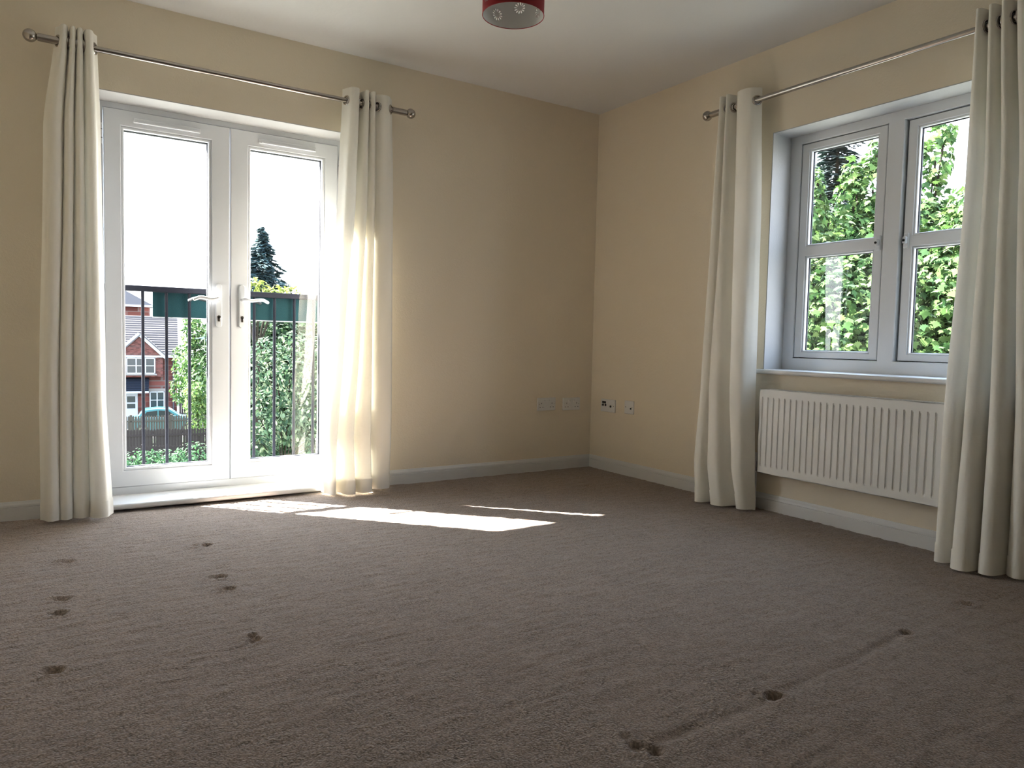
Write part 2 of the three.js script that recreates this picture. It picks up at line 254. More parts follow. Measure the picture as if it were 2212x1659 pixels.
// ------------------------------------------------------------------ curtains
// rows: [t, [[along, out], ...]] with t = 0 at the top; place(along, y, out) gives the world point
function curtain(label, rows, yTop, yBot, place, hemH = 0.075) {
  const o = thing('curtain', label, 'curtain');
  const curves = rows.map(([t, p]) => [t, new THREE.CatmullRomCurve3(p.map(([a, b]) => V(a, 0, b)), false, 'centripetal')]);
  const NS = 150, NT = 60, noise = lattice(64, 31 + label.length);
  const at = (s, t) => {
    let k = 0; while (k < curves.length - 2 && t > curves[k + 1][0]) k++;
    const [t0, c0] = curves[k], [t1, c1] = curves[k + 1]; let f = Math.max(0, (t - t0) / (t1 - t0)); f = f * (0.5 + 0.5 * f * (3 - 2 * f)) + 0;
    f = Math.min(1, f); const a = c0.getPoint(s), b = c1.getPoint(s), p = a.lerp(b, f);
    p.x += 0.004 * t * (noise(s * 14, t * 5) - 0.5); p.z += 0.010 * t * (noise(s * 11 + 20, t * 4) - 0.5);
    return p;
  };
  const sheet = (ta, tb, n, push) => {
    const pos = [], uv = [], idx = []; let run = 0, last = null;
    for (let i = 0; i <= NS; i++) {
      const q = at(i / NS, 0.5); if (last) run += q.distanceTo(last); last = q;
      for (let j = 0; j <= n; j++) {
        const t = ta + (tb - ta) * j / n, s = i / NS, p = at(s, t), y = yTop + (yBot - yTop) * t;
        if (push) { const d = at(Math.min(1, s + 0.004), t).sub(at(Math.max(0, s - 0.004), t)).normalize(); p.x += -d.z * push; p.z += d.x * push; }
        const w = place(p.x, y, p.z); pos.push(w.x, w.y, w.z); uv.push(run, y);
      }
    }
    for (let i = 0; i < NS; i++) for (let j = 0; j < n; j++) { const a = i * (n + 1) + j, b = a + n + 1; idx.push(a, b, a + 1, b, b + 1, a + 1); }
    const g = new THREE.BufferGeometry(); g.setAttribute('position', new THREE.Float32BufferAttribute(pos, 3)); g.setAttribute('uv', new THREE.Float32BufferAttribute(uv, 2)); g.setIndex(idx); g.computeVertexNormals(); return g;
  };
  part('cloth', sheet(0, 1, NT, 0), M.cloth, o);
  const h = hemH / (yTop - yBot);
  part('hem', sheet(1 - h, 1, 6, 0.0025), M.cloth, o);
  part('header_tape', sheet(0, 0.05, 4, -0.0025), M.cloth, o);
  // eyelets where the cloth crosses the pole
  const tr = (yTop - RODY) / (yTop - yBot); let prev = null;
  for (let i = 0; i <= 600; i++) {
    const s = i / 600, p = at(s, tr);
    if (prev && (prev.z - ROD) * (p.z - ROD) <= 0 && prev.z !== p.z) {
      const d = p.clone().sub(prev).normalize(), n = place(-d.z, 0, d.x).sub(place(0, 0, 0)).normalize(), c = place(p.x, RODY, p.z);
      part('eyelet', new THREE.TorusGeometry(0.0215, 0.005, 10, 28).applyQuaternion(new THREE.Quaternion().setFromUnitVectors(V(0, 0, 1), n)).translate(c.x, c.y, c.z), M.steel, o);
    }
    prev = p;
  }
  return o;
}
const onA = (a, y, o) => V(a, y, o), onB = (a, y, o) => V(-o, y, a);
// a row of rounded folds: [centre, half width, front]; the cloth runs back between them
function folds(t, back, list) {
  const p = [], first = list[0], last = list[list.length - 1];
  p.push([first[0] - first[1] - 0.014, back + 0.012]);
  list.forEach(([c, w, f = 0.15], i) => {
    const mid = (f + back) / 2; p.push([c - w, mid], [c - 0.62 * w, f - 0.009], [c, f], [c + 0.62 * w, f - 0.009], [c + w, mid]);
    const n = list[i + 1]; if (n) p.push([(c + w + n[0] - n[1]) / 2, back]);
  });
  p.push([last[0] + last[1] + 0.014, back + 0.012]);
  return [t, p];
}
curtain('cream eyelet curtain hanging left of the glazed doors', [
  folds(0, 0.075, [[-3.100, 0.016], [-3.066, 0.012], [-3.040, 0.012], [-3.005, 0.019]]),
  folds(0.2, 0.08, [[-3.137, 0.030], [-3.085, 0.019], [-3.045, 0.018], [-2.999, 0.024]]),
  folds(0.75, 0.08, [[-3.165, 0.030, 0.145], [-3.107, 0.026, 0.145], [-3.052, 0.027, 0.15], [-2.993, 0.03, 0.165]]),
  folds(1, 0.085, [[-3.168, 0.030, 0.155], [-3.115, 0.026, 0.15], [-3.054, 0.033, 0.145], [-2.980, 0.038, 0.18]]),
], 2.178, 0.012, onA);
curtain('cream eyelet curtain right of the glazed doors, glowing in the sun', [
  folds(0, 0.07, [[-1.782, 0.034, 0.155], [-1.713, 0.016], [-1.676, 0.015], [-1.605, 0.045, 0.13]]),
  folds(0.25, 0.07, [[-1.800, 0.038, 0.155], [-1.722, 0.024], [-1.674, 0.02, 0.145], [-1.595, 0.05, 0.135]]),
  folds(0.6, 0.065, [[-1.842, 0.040, 0.15], [-1.757, 0.030, 0.155], [-1.693, 0.028, 0.16], [-1.595, 0.058, 0.14]]),
  folds(0.86, 0.06, [[-1.888, 0.032, 0.16], [-1.800, 0.034, 0.17], [-1.715, 0.042, 0.185], [-1.595, 0.06, 0.15]]),
  folds(1, 0.06, [[-1.893, 0.016, 0.19], [-1.808, 0.034, 0.215], [-1.715, 0.045, 0.205], [-1.597, 0.055, 0.145]]),
], 2.178, 0.012, onA);
curtain('cream eyelet curtain left of the window, beside the radiator valve', [
  folds(0, 0.075, [[1.190, 0.017], [1.233, 0.017], [1.335, 0.062, 0.145]]),
  folds(0.3, 0.08, [[1.170, 0.027], [1.228, 0.022], [1.358, 0.068, 0.155]]),
  folds(0.72, 0.085, [[1.140, 0.03, 0.15], [1.237, 0.05, 0.18], [1.388, 0.055, 0.185]]),
  folds(0.9, 0.09, [[1.160, 0.034, 0.20], [1.272, 0.055, 0.205], [1.414, 0.045, 0.185]]),
  folds(1, 0.095, [[1.212, 0.03, 0.24], [1.315, 0.05, 0.215], [1.440, 0.034, 0.17]]),
], 2.178, 0.012, onB);
curtain('cream eyelet curtain at the right edge of the view, overlapping the radiator', [
  folds(0, 0.075, [[2.462, 0.016], [2.508, 0.016], [2.553, 0.018], [2.615, 0.03]]),
  folds(0.3, 0.08, [[2.468, 0.030], [2.531, 0.024], [2.588, 0.024], [2.66, 0.034]]),
  folds(0.75, 0.09, [[2.452, 0.036, 0.175], [2.536, 0.036, 0.185], [2.616, 0.034, 0.17], [2.70, 0.035, 0.15]]),
  folds(1, 0.10, [[2.460, 0.03, 0.21], [2.550, 0.042, 0.25], [2.632, 0.032, 0.215], [2.71, 0.035, 0.16]]),
], 2.178, 0.012, onB);

// ------------------------------------------------------------------ radiator
{
  // local: x = world z, z points into the room
  const o = thing('radiator', 'white fluted panel radiator mounted under the window', 'radiator'); o.rotation.y = -Math.PI / 2;
  const x0 = 1.482, x1 = 2.440, y0 = 0.207, y1 = 0.638, n = 28, m = 0.014, pitch = (x1 - x0 - 2 * m) / n, zf = 0.097, dep = 0.006;
  const xs = [x0]; const hs = [0];
  for (let k = 0; k < n; k++) { const a = x0 + m + k * pitch; for (const [f, h] of [[0.04, 0], [0.12, 1], [0.24, 1], [0.40, 0], [0.98, 0]]) { xs.push(a + f * pitch); hs.push(h); } }
  xs.push(x1); hs.push(0);
  const ys = [y0, y0 + 0.034, y0 + 0.046, y1 - 0.050, y1 - 0.038, y1], vy = [0, 0, 1, 1, 0, 0];
  const pos = [], idx = [], uv = [];
  xs.forEach((x, i) => ys.forEach((y, j) => { pos.push(x, y, zf - dep * hs[i] * vy[j]); uv.push(x, y); }));
  for (let i = 0; i < xs.length - 1; i++) for (let j = 0; j < ys.length - 1; j++) { const a = i * ys.length + j, b = a + ys.length; idx.push(a, b, a + 1, b, b + 1, a + 1); }
  const g = new THREE.BufferGeometry(); g.setAttribute('position', new THREE.Float32BufferAttribute(pos, 3)); g.setAttribute('uv', new THREE.Float32BufferAttribute(uv, 2)); g.setIndex(idx);
  const flat = g.toNonIndexed(); flat.computeVertexNormals();
  part('front_panel', [flat, rbox(x0, x1, y0, y1, zf - 0.022, zf - 0.0085, 0.004), box(x0, x0 + 0.004, y0, y1, zf - 0.02, zf), box(x1 - 0.004, x1, y0, y1, zf - 0.02, zf), box(x0, x1, y1 - 0.003, y1, zf - 0.02, zf), box(x0, x1, y0, y0 + 0.003, zf - 0.02, zf)], M.radiator, o);
  part('back_panel', rbox(x0, x1, y0 + 0.004, y1 - 0.004, 0.034, 0.046, 0.004), M.radiator, o);
  const gr = []; for (let k = 0; k < 46; k++) { const x = x0 + 0.03 + k * (x1 - x0 - 0.06) / 46; gr.push(box(x, x + 0.009, y1 - 0.004, y1 + 0.001, 0.044, zf - 0.02)); }
  part('top_grille', [...gr, box(x0 + 0.02, x1 - 0.02, y1 - 0.005, y1 + 0.002, 0.040, 0.046), box(x0 + 0.02, x1 - 0.02, y1 - 0.005, y1 + 0.002, zf - 0.022, zf - 0.017)], M.radiator, o);
  for (const x of [x0, x1 - 0.0015]) part('side_cover', box(x, x + 0.0015, y0 + 0.03, y1, 0.036, zf - 0.018), M.radiator, o);
  const fins = []; for (let k = 0; k < 30; k++) { const x = x0 + 0.03 + k * 0.0305; fins.push(box(x, x + 0.002, y0 + 0.04, y1 - 0.03, 0.046, zf - 0.02)); }
  part('convector_fins', fins, M.radiator, o);
  for (const x of [x0 + 0.12, x1 - 0.14]) part('wall_bracket', box(x, x + 0.03, y0 + 0.05, y1 - 0.05, 0.0, 0.036), M.steel, o);
  const vx = x0 - 0.028, v = part('valve', [bar(V(x0 + 0.002, 0.232, 0.07), V(vx, 0.232, 0.07), 0.009), cyl(0.013, 0.013, 0.05).translate(vx, 0.235, 0.07), cyl(0.0135, 0.0135, 0.012, 6).translate(vx, 0.205, 0.07)], M.chrome, o);
  const cap = []; for (let k = 0; k < 12; k++) { const a = k / 12 * 2 * Math.PI; cap.push(cyl(0.003, 0.003, 0.036, 8).translate(vx + 0.0165 * Math.cos(a), 0.279, 0.07 + 0.0165 * Math.sin(a))); }
  part('valve_cap', [cyl(0.015, 0.017, 0.044).translate(vx, 0.280, 0.07), ...cap], M.plastic, v);
  part('feed_pipe', bar(V(vx, -0.012, 0.07), V(vx, 0.212, 0.07), 0.0075), M.plastic, o);
}

// ------------------------------------------------------------------ wall plates
function plate(name, label, category, w, group) { const o = thing(name, label, category, [0, 0, 0], 0, group); part('face_plate', rbox(-w / 2, w / 2, -0.0425, 0.0425, 0, 0.0095, 0.003, 3), M.plastic, o); return o; }
function doubleSocket(label) {
  const o = plate('wall_socket', label, 'socket', 0.145, 'white double power sockets');
  for (const s of [-1, 1]) {
    const cx = s * 0.042;
    part('socket_holes', [box(cx - 0.002, cx + 0.002, 0.001, 0.009, 0.0092, 0.0100), box(cx - 0.0145, cx - 0.008, -0.0215, -0.0175, 0.0092, 0.0100), box(cx + 0.008, cx + 0.0145, -0.0215, -0.0175, 0.0092, 0.0100)], M.hole, o);
    const k = part('rocker_switch', rbox(s * 0.018 - 0.0065, s * 0.018 + 0.0065, 0.008, 0.028, 0.006, 0.0125, 0.002), M.plastic, o);
    part('switch_mark', box(s * 0.018 - 0.003, s * 0.018 + 0.003, 0.0245, 0.026, 0.0122, 0.0128), M.hole, k);
    part('screw', cyl(0.003, 0.003, 0.001, 10).rotateX(Math.PI / 2).translate(s * 0.060, 0, 0.0097), M.steel, o);
  }
  return o;
}
doubleSocket('white double power socket on the door wall, further from the corner').position.set(-0.384, 0.444, 0);
doubleSocket('white double power socket on the door wall, nearest the corner').position.set(-0.176, 0.440, 0);
{
  const o = plate('media_plate', 'pale aerial and data outlet plate with black ports, right of the corner', 'outlet', 0.145); o.rotation.y = -Math.PI / 2; o.position.set(0, 0.438, 0.188);
  part('data_port', box(-0.057, -0.018, 0.014, 0.028, 0.0090, 0.0102), M.hole, o);
  for (const x of [-0.048, -0.022]) part('aerial_port', [cyl(0.0065, 0.0065, 0.0014, 16).rotateX(Math.PI / 2).translate(x, 0.003, 0.0096), new THREE.TorusGeometry(0.0075, 0.0015, 6, 16).translate(x, 0.003, 0.0098)], M.hole, o);
  part('satellite_port', [cyl(0.0075, 0.0075, 0.004, 16).rotateX(Math.PI / 2).translate(0.031, -0.003, 0.0105)], M.hole, o);
  for (const x of [-0.06, 0.06]) part('screw', cyl(0.003, 0.003, 0.001, 10).rotateX(Math.PI / 2).translate(x, 0, 0.0097), M.steel, o);
  const t = plate('telephone_socket', 'white single telephone socket right of the aerial plate', 'outlet', 0.086); t.rotation.y = -Math.PI / 2; t.position.set(0, 0.444, 0.397);
  part('jack_opening', box(0.012, 0.025, -0.012, -0.002, 0.009, 0.0102), M.hole, t);
  for (const x of [-0.03, 0.03]) part('screw', cyl(0.003, 0.003, 0.001, 10).rotateX(Math.PI / 2).translate(x, 0.002, 0.0097), M.steel, t);
}

// ------------------------------------------------------------------ pendant lamp (unlit)
{
  const o = thing('pendant_lamp', 'dark red drum lampshade with cut-out flower pattern hanging from the ceiling', 'lamp', [-1.79, 2.0, 1.70]);
  const R = 0.109, Hh = 0.19, tiles = 8, tw = 2 * Math.PI * R / tiles, turn = Math.PI / 8;
  const cut = (up) => {
    const s = rectPath(THREE.Shape, 0, tw, 0, Hh);
    for (const [cx, cy] of [[0.5 * tw, up], [0.06 * tw + 0.022, up + 0.085]]) for (let k = 0; k < 12; k++) {
      const a = k / 12 * 2 * Math.PI + 0.13, ca = Math.cos(a), sa = Math.sin(a), p = new THREE.Path();
      [[0.0095, -0.0008], [0.0165, -0.0026], [0.0205, -0.0016], [0.0205, 0.0016], [0.0165, 0.0026], [0.0095, 0.0008]].forEach(([r, t], i) => { const x = cx + r * ca - t * sa, y = cy + r * sa + t * ca; i ? p.lineTo(x, y) : p.moveTo(x, y); });
      p.closePath(); s.holes.push(p);
    }
    return new TessellateModifier(0.012, 8).modify(new THREE.ShapeGeometry(s));
  };
  const cuts = [cut(0.074), cut(0.042)];
  const wrap = (r) => { const out = []; for (let k = 0; k < tiles; k++) { const g = cuts[k % 2].clone(), p = g.attributes.position; for (let i = 0; i < p.count; i++) { const a = (p.getX(i) + k * tw) / R + turn; p.setXYZ(i, r * Math.sin(a), p.getY(i), r * Math.cos(a)); } g.computeVertexNormals(); out.push(g); } return out; };
  const sh = part('lampshade', wrap(R), M.shadeRed, o);
  tag(part('shade_lining', wrap(R - 0.0012), M.shadeLining, sh), 'grey white lining');
  part('rim', [new THREE.TorusGeometry(R - 0.0005, 0.0014, 8, 72).rotateX(Math.PI / 2), new THREE.TorusGeometry(R - 0.0005, 0.0014, 8, 72).rotateX(Math.PI / 2).translate(0, Hh, 0)], M.shadeRed, sh);
  const spk = [new THREE.TorusGeometry(0.02, 0.002, 8, 24).rotateX(Math.PI / 2).translate(0, Hh - 0.02, 0)]; for (let k = 0; k < 3; k++) { const a = k * 2.094; spk.push(bar(V(0.02 * Math.cos(a), Hh - 0.02, 0.02 * Math.sin(a)), V(R * Math.cos(a), Hh - 0.004, R * Math.sin(a)), 0.0015, 8)); }
  part('spider_ring', spk, M.houseWhite, o);
  part('bulb_holder', [cyl(0.018, 0.02, 0.05).translate(0, Hh - 0.025, 0)], M.plastic, o);
  part('bulb', [new THREE.SphereGeometry(0.03, 20, 16).translate(0, Hh - 0.1, 0), cyl(0.014, 0.022, 0.04).translate(0, Hh - 0.065, 0)], M.plastic, o);
  part('cord', cyl(0.003, 0.003, 0.4 - Hh, 10).translate(0, Hh + (0.4 - Hh) / 2, 0), M.plastic, o);
  part('ceiling_rose', new THREE.LatheGeometry([[0, 0], [0.015, 0], [0.03, 0.008], [0.038, 0.02], [0.04, 0.03], [0, 0.03]].map(([a, b]) => new THREE.Vector2(a, b)), 28).translate(0, 0.37, 0), M.plastic, o);
}

// ------------------------------------------------------------------ balcony railing
{
  const o = thing('balcony_railing', 'black metal balcony railing outside the glazed doors', 'railing'), Z = -0.40;
  part('top_rail', rbox(-3.02, -1.68, 1.074, 1.104, Z - 0.02, Z + 0.02, 0.004), M.railing, o);
  part('bottom_rail', rbox(-3.02, -1.68, 0.05, 0.075, Z - 0.012, Z + 0.012, 0.003), M.railing, o);
  for (let k = -2; k <= 9; k++) part('baluster', cyl(0.0082, 0.0082, 1.0, 14).translate(-2.743 + 0.1147 * k, 0.574, Z), M.railing, o);
  for (const x of [-3.01, -1.69]) for (const y of [1.089, 0.062]) part('wall_fixing', rbox(x - 0.01, x + 0.01, y - 0.012, y + 0.012, Z, -0.31, 0.003), M.railing, o);
  const p = part('screen_panel', rbox(-2.692, -1.70, 0.943, 1.078, Z - 0.034, Z - 0.026, 0.002), M.railPanel, o); tag(p, 'dark green screen strip below the top rail');
  part('screen_edge', rbox(-2.692, -1.70, 0.938, 0.944, Z - 0.036, Z - 0.024, 0.002), M.houseWhite, p);
}

// ------------------------------------------------------------------ outdoors
const GY = -5.1;
struct('ground', box(-40, 60, GY - 0.5, GY, -120, 40), M.paving, 'pale paved yard and parking around the flats');
struct('lawn', box(-14, 30, GY, GY + 0.02, -41.5, -20), M.grass, 'rough grass between the garden fences');
struct('driveway', box(-14, 30, GY, GY + 0.03, -50, -41.5), M.tarmac, 'grey driveway before the brick house');

function leafShape(pts, fold, size) { const s = new THREE.Shape(); pts.forEach(([a, b], i) => i ? s.lineTo(a, b) : s.moveTo(a, b)); s.closePath(); const g = new THREE.ShapeGeometry(s), p = g.attributes.position; for (let i = 0; i < p.count; i++) p.setZ(i, -Math.abs(p.getX(i)) * fold - 0.25 * p.getY(i) ** 2); g.scale(size, size, size); g.computeVertexNormals(); return g; }
const half = [[0, -0.35], [0.07, -0.10], [0.30, -0.22], [0.27, -0.05], [0.56, 0.02], [0.42, 0.14], [0.60, 0.38], [0.30, 0.33], [0.22, 0.45], [0, 0.85]];
const mapleLeaf = leafShape([...half, ...half.slice(1, -1).reverse().map(([a, b]) => [-a, b])], 0.25, 1);
const ovalLeaf = leafShape([[0, -0.5], [0.24, -0.15], [0.22, 0.2], [0, 0.55], [-0.22, 0.2], [-0.24, -0.15]], 0.3, 1);
const needleSpray = leafShape([[0, -0.5], [0.10, -0.2], [0.30, -0.25], [0.12, 0.05], [0.22, 0.1], [0, 0.6], [-0.22, 0.1], [-0.12, 0.05], [-0.30, -0.25], [-0.10, -0.2]], 0.3, 1);
const leafMat = (c, t = 0.35) => new THREE.MeshPhysicalMaterial({ color: c, roughness: t > 0 ? 0.95 : 0.6, transmission: t, thickness: 0, side: THREE.DoubleSide, specularIntensity: 0.25 });

function placements(blobs, density, size, r, drop = 0.25) {
  const list = [];
  for (const [x, y, z, rx, ry] of blobs) {
    const n = Math.round(density * 4 * Math.PI * rx * (rx + ry) / 2);
    for (let k = 0; k < n; k++) {
      const d = V(r() * 2 - 1, r() * 2 - 1, r() * 2 - 1); if (d.lengthSq() > 1 || d.lengthSq() < 0.01) { k--; continue; } d.normalize();
      const q = 0.45 + 0.62 * Math.sqrt(r()), p = V(x + d.x * rx * q, y + d.y * ry * q, z + d.z * rx * q);
      const nrm = d.clone().multiplyScalar(0.7).add(V(0, 0.55, 0)).add(V(r() - 0.5, r() - 0.5, r() - 0.5).multiplyScalar(1.5)).normalize();
      const dirn = V(r() - 0.5, -drop - r() * 0.6, r() - 0.5).add(d.clone().multiplyScalar(0.5)); dirn.addScaledVector(nrm, -dirn.dot(nrm)).normalize();
      const xa = new THREE.Vector3().crossVectors(dirn, nrm), sc = size * (0.65 + 0.7 * r());
      const m = new THREE.Matrix4().makeBasis(xa.multiplyScalar(sc), dirn.multiplyScalar(sc), nrm.multiplyScalar(sc)).setPosition(p);
      list.push({ m, p, c: r() });
    }
  }
  return list;
}
function foliage(parent, list, geo, mat, colours) {
  const im = new THREE.InstancedMesh(geo, mat, list.length); shadows(im); im.name = 'foliage'; im.userData.kind = 'stuff'; parent.add(im);
  const c = new THREE.Color();
  list.forEach((l, i) => { im.setMatrixAt(i, l.m); const k = l.c * (colours.length - 1), a = Math.floor(k), b = Math.min(colours.length - 1, a + 1); c.copy(colours[a]).lerp(colours[b], k - a); im.setColorAt(i, c); });
  im.instanceMatrix.needsUpdate = true; if (im.instanceColor) im.instanceColor.needsUpdate = true;
  return im;
}
// blobs are given in world coordinates; the thing's origin is its base on the ground
function tree(name, label, base, blobs, o) {
  const r = rng(o.seed), t = thing(name, label, o.category ?? 'tree', [base[0], GY, base[1]], 0, o.group);
  const loc = blobs.map(([x, y, z, a, b]) => [x - base[0], y - GY, z - base[1], a, b]);
  const fork = o.fork ?? Math.min(...loc.map((b) => b[1])) * 0.8, rad = o.trunk ?? 0.1;
  part('trunk', bar(V(0, 0, 0), V(0, fork, 0), rad, 12, rad * 0.75), M.bark, t);
  part('branches', loc.map(([x, y, z]) => { const c = new THREE.CatmullRomCurve3([V(0, fork * 0.85, 0), V(x * 0.35, fork + (y - fork) * 0.4, z * 0.35), V(x, y, z)]); return new THREE.TubeGeometry(c, 8, o.twig ?? rad * 0.28, 6); }), M.bark, t);
  let list = placements(loc, o.density, o.size, r);
  if (o.single) {
    const eye = V(camera.position.x - base[0], camera.position.y - GY, camera.position.z - base[1]);
    list.forEach((l) => { l.d = l.p.distanceTo(eye) + (l.p.y + GY < 0.95 ? 50 : 0); });
    list.sort((a, b) => a.d - b.d);
    const mats = [0, 1, 2, 3, 4].map((k) => { const f = k / 4 * (o.colours.length - 1), a = Math.floor(f), b = Math.min(o.colours.length - 1, a + 1); return leafMat(o.colours[a].clone().lerp(o.colours[b], f - a), o.t); });
    for (const l of list.slice(0, o.single)) { const me = part('leaf', o.leaf, mats[Math.floor(l.c * 4.99)], t); me.matrix.copy(l.m); me.matrix.decompose(me.position, me.quaternion, me.scale); }
    list = list.slice(o.single);
  }
  foliage(t, list, o.leaf, leafMat(lin(1, 1, 1), o.t), o.colours);
  return t;
}
function conifer(label, x, z, top, bottom, radius, o) {
  const r = rng(o.seed), t = thing('conifer', label, 'tree', [x, GY, z], 0);
  part('trunk', bar(V(0, 0, 0), V(0, top - GY - 0.3, 0), radius * 0.07, 10, 0.02), M.bark, t);
  const list = [], H = top - bottom;
  for (let k = 0; k < o.count; k++) {
    const f = Math.pow(r(), 0.6), y = top - H * f - GY, layer = Math.sin(f * H * o.layers) * 0.18 + 0.82, a = r() * 6.283, rr = radius * f * layer * (0.35 + 0.7 * Math.sqrt(r())) * (0.8 + 0.35 * Math.sin(a * 5 + f * 20)) + 0.03;
    const dir = V(Math.cos(a), -0.35 + 0.3 * r(), Math.sin(a)).normalize(), n = V(r() - 0.5, 1.2, r() - 0.5).normalize(); n.addScaledVector(dir, -n.dot(dir)).normalize();
    const sc = o.size * (0.6 + 0.8 * r()), p = V(Math.cos(a) * rr, y, Math.sin(a) * rr);
    list.push({ p, c: r(), m: new THREE.Matrix4().makeBasis(new THREE.Vector3().crossVectors(dir, n).multiplyScalar(sc), dir.clone().multiplyScalar(sc), n.multiplyScalar(sc)).setPosition(p) });
  }
  foliage(t, list, needleSpray, leafMat(lin(1, 1, 1), 0.1), o.colours);
  return t;
}
const greens = [lin(0.0148, 0.0410, 0.0115), lin(0.0312, 0.0754, 0.0180), lin(0.0574, 0.1107, 0.0262), lin(0.1066, 0.1558, 0.0492)];
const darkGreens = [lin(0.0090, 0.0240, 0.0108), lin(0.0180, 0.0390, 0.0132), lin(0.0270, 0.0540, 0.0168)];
const paleGreens = [lin(0.0096, 0.0256, 0.0128), lin(0.0240, 0.0520, 0.0240), lin(0.0600, 0.1000, 0.0480), lin(0.1920, 0.2280, 0.1280)];
const yellowGreens = [lin(0.0975, 0.1275, 0.0225), lin(0.1500, 0.1725, 0.0375)];
const blueGreens = [lin(0.0060, 0.0132, 0.0120), lin(0.0108, 0.0228, 0.0192), lin(0.0180, 0.0330, 0.0270)];

const SYC = [[3.98, 1.44, -1.47, 0.6, 0.7], [3.99, 1.35, -1.12, 0.6, 0.7], [4.17, 1.17, -0.67, 0.7, 0.7], [4.74, 1.39, -0.49, 0.75, 0.75], [4.68, 1.18, 0.03, 0.7, 0.8], [4.90, 1.52, 0.27, 0.7, 0.75], [4.45, 1.85, -1.16, 0.6, 0.55], [4.79, 1.88, -0.81, 0.55, 0.5], [4.84, 1.80, 0.15, 0.45, 0.45], [5.03, 1.86, -0.37, 0.45, 0.55], [4.21, 0.46, -0.98, 0.9, 0.8], [4.65, 0.50, -0.24, 0.9, 0.8], [4.95, 0.67, 0.38, 0.8, 0.8], [3.99, 0.58, -1.63, 0.8, 0.8], [4.02, 2.20, -1.25, 0.3, 0.32], [4.17, 2.45, -1.22, 0.11, 0.36], [4.56, 2.46, -1.02, 0.2, 0.42], [4.73, 2.66, -0.90, 0.24, 0.42], [4.75, 2.24, -0.87, 0.35, 0.4], [4.74, 3.04, -0.88, 0.13, 0.24], [4.54, 2.83, -1.02, 0.13, 0.2], [4.17, 2.71, -1.22, 0.1, 0.2], [5.07, 2.44, -0.52, 0.26, 0.45], [5.12, 2.96, -0.42, 0.17, 0.34], [5.15, 3.26, -0.35, 0.12, 0.16], [5.03, 3.00, -0.59, 0.1, 0.18], [4.92, 2.15, -0.38, 0.3, 0.35], [4.84, 2.22, 0.14, 0.28, 0.22], [4.91, 2.35, 0.30, 0.4, 0.35]];
tree('sycamore_tree', 'leafy green sycamore filling the view through the window', [4.9, -0.6], SYC, { seed: 5, leaf: mapleLeaf, size: 0.074, density: 270, colours: greens, t: 0.35, single: 300, trunk: 0.16, fork: 4.2, twig: 0.012 });
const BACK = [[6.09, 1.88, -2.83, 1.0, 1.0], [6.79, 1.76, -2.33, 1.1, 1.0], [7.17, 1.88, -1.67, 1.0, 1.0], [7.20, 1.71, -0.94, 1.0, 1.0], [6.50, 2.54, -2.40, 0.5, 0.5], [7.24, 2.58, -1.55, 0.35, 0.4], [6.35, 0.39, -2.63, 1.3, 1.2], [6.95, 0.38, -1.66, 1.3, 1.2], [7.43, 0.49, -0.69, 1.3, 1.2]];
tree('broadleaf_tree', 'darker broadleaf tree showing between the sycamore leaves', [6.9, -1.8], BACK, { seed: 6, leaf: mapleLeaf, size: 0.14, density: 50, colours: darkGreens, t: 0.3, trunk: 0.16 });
conifer('dark conifer behind the sycamore at the upper left of the window', 10.2, -5.0, 5.9, 0.2, 2.1, { seed: 7, count: 7000, layers: 9, size: 0.22, colours: blueGreens });
conifer('sparse conifer against the sky at the right of the window', 13.6, -3.2, 5.9, 0.5, 1.7, { seed: 8, count: 2200, layers: 9, size: 0.26, colours: [lin(0.025, 0.05, 0.03), lin(0.05, 0.09, 0.05)] });

// seen through the doors
const SHR = [[1.05, -0.15, -14.55, 0.55, 0.6], [1.77, -0.30, -14.40, 0.8, 0.9], [2.45, -0.05, -14.50, 0.7, 0.9], [1.60, 0.50, -14.86, 0.4, 0.35], [2.20, 0.68, -14.67, 0.35, 0.3], [1.25, -1.10, -14.12, 0.8, 0.8], [1.87, -1.33, -13.96, 0.6, 0.6], [2.67, -1.13, -13.92, 0.8, 0.8], [0.91, -1.79, -13.59, 0.55, 0.5], [1.11, -1.58, -13.54, 0.5, 0.6], [2.42, -1.88, -13.16, 0.5, 0.45], [3.18, 0.01, -14.38, 0.8, 1]];
tree('elder_tree', 'pale green leafy small tree close behind the balcony railing', [1.9, -14.3], SHR, { seed: 9, leaf: ovalLeaf, size: 0.12, density: 72, colours: paleGreens, t: 0.35, trunk: 0.12, fork: 2.4, twig: 0.015 });
const HED = [[3.65, 0.76, -25.27, 1.6, 1.0], [4.64, 0.82, -25.02, 1.6, 1.0], [5.81, 0.85, -24.68, 1.6, 1.1], [6.83, 0.75, -24.34, 1.6, 1.1], [3.43, -0.44, -24.30, 1.8, 1.8], [4.71, -0.43, -23.96, 1.8, 1.8], [6.01, -0.42, -23.56, 1.8, 1.8], [4.2, -2.2, -24, 2.2, 2], [6.0, -2.2, -24, 2.2, 2]];
tree('hedgerow_tree', 'dark dense tree behind the pale green small tree', [5.0, -24.6], HED, { seed: 10, leaf: ovalLeaf, size: 0.22, density: 62, colours: darkGreens, t: 0.25, trunk: 0.2, fork: 2.2 });
const YEL = [[2.66, 2.39, -21.39, 0.55, 0.45], [3.02, 2.41, -21.31, 0.35, 0.4], [3.59, 2.32, -21.16, 0.5, 0.25], [4.02, 2.34, -21.04, 0.4, 0.2], [2.17, 2.34, -21.50, 0.6, 0.35]];
tree('lime_tree', 'yellow green treetop just above the railing in the right door', [3.0, -21.5], YEL, { seed: 11, leaf: ovalLeaf, size: 0.16, density: 50, colours: yellowGreens, t: 0.4, trunk: 0.14 });
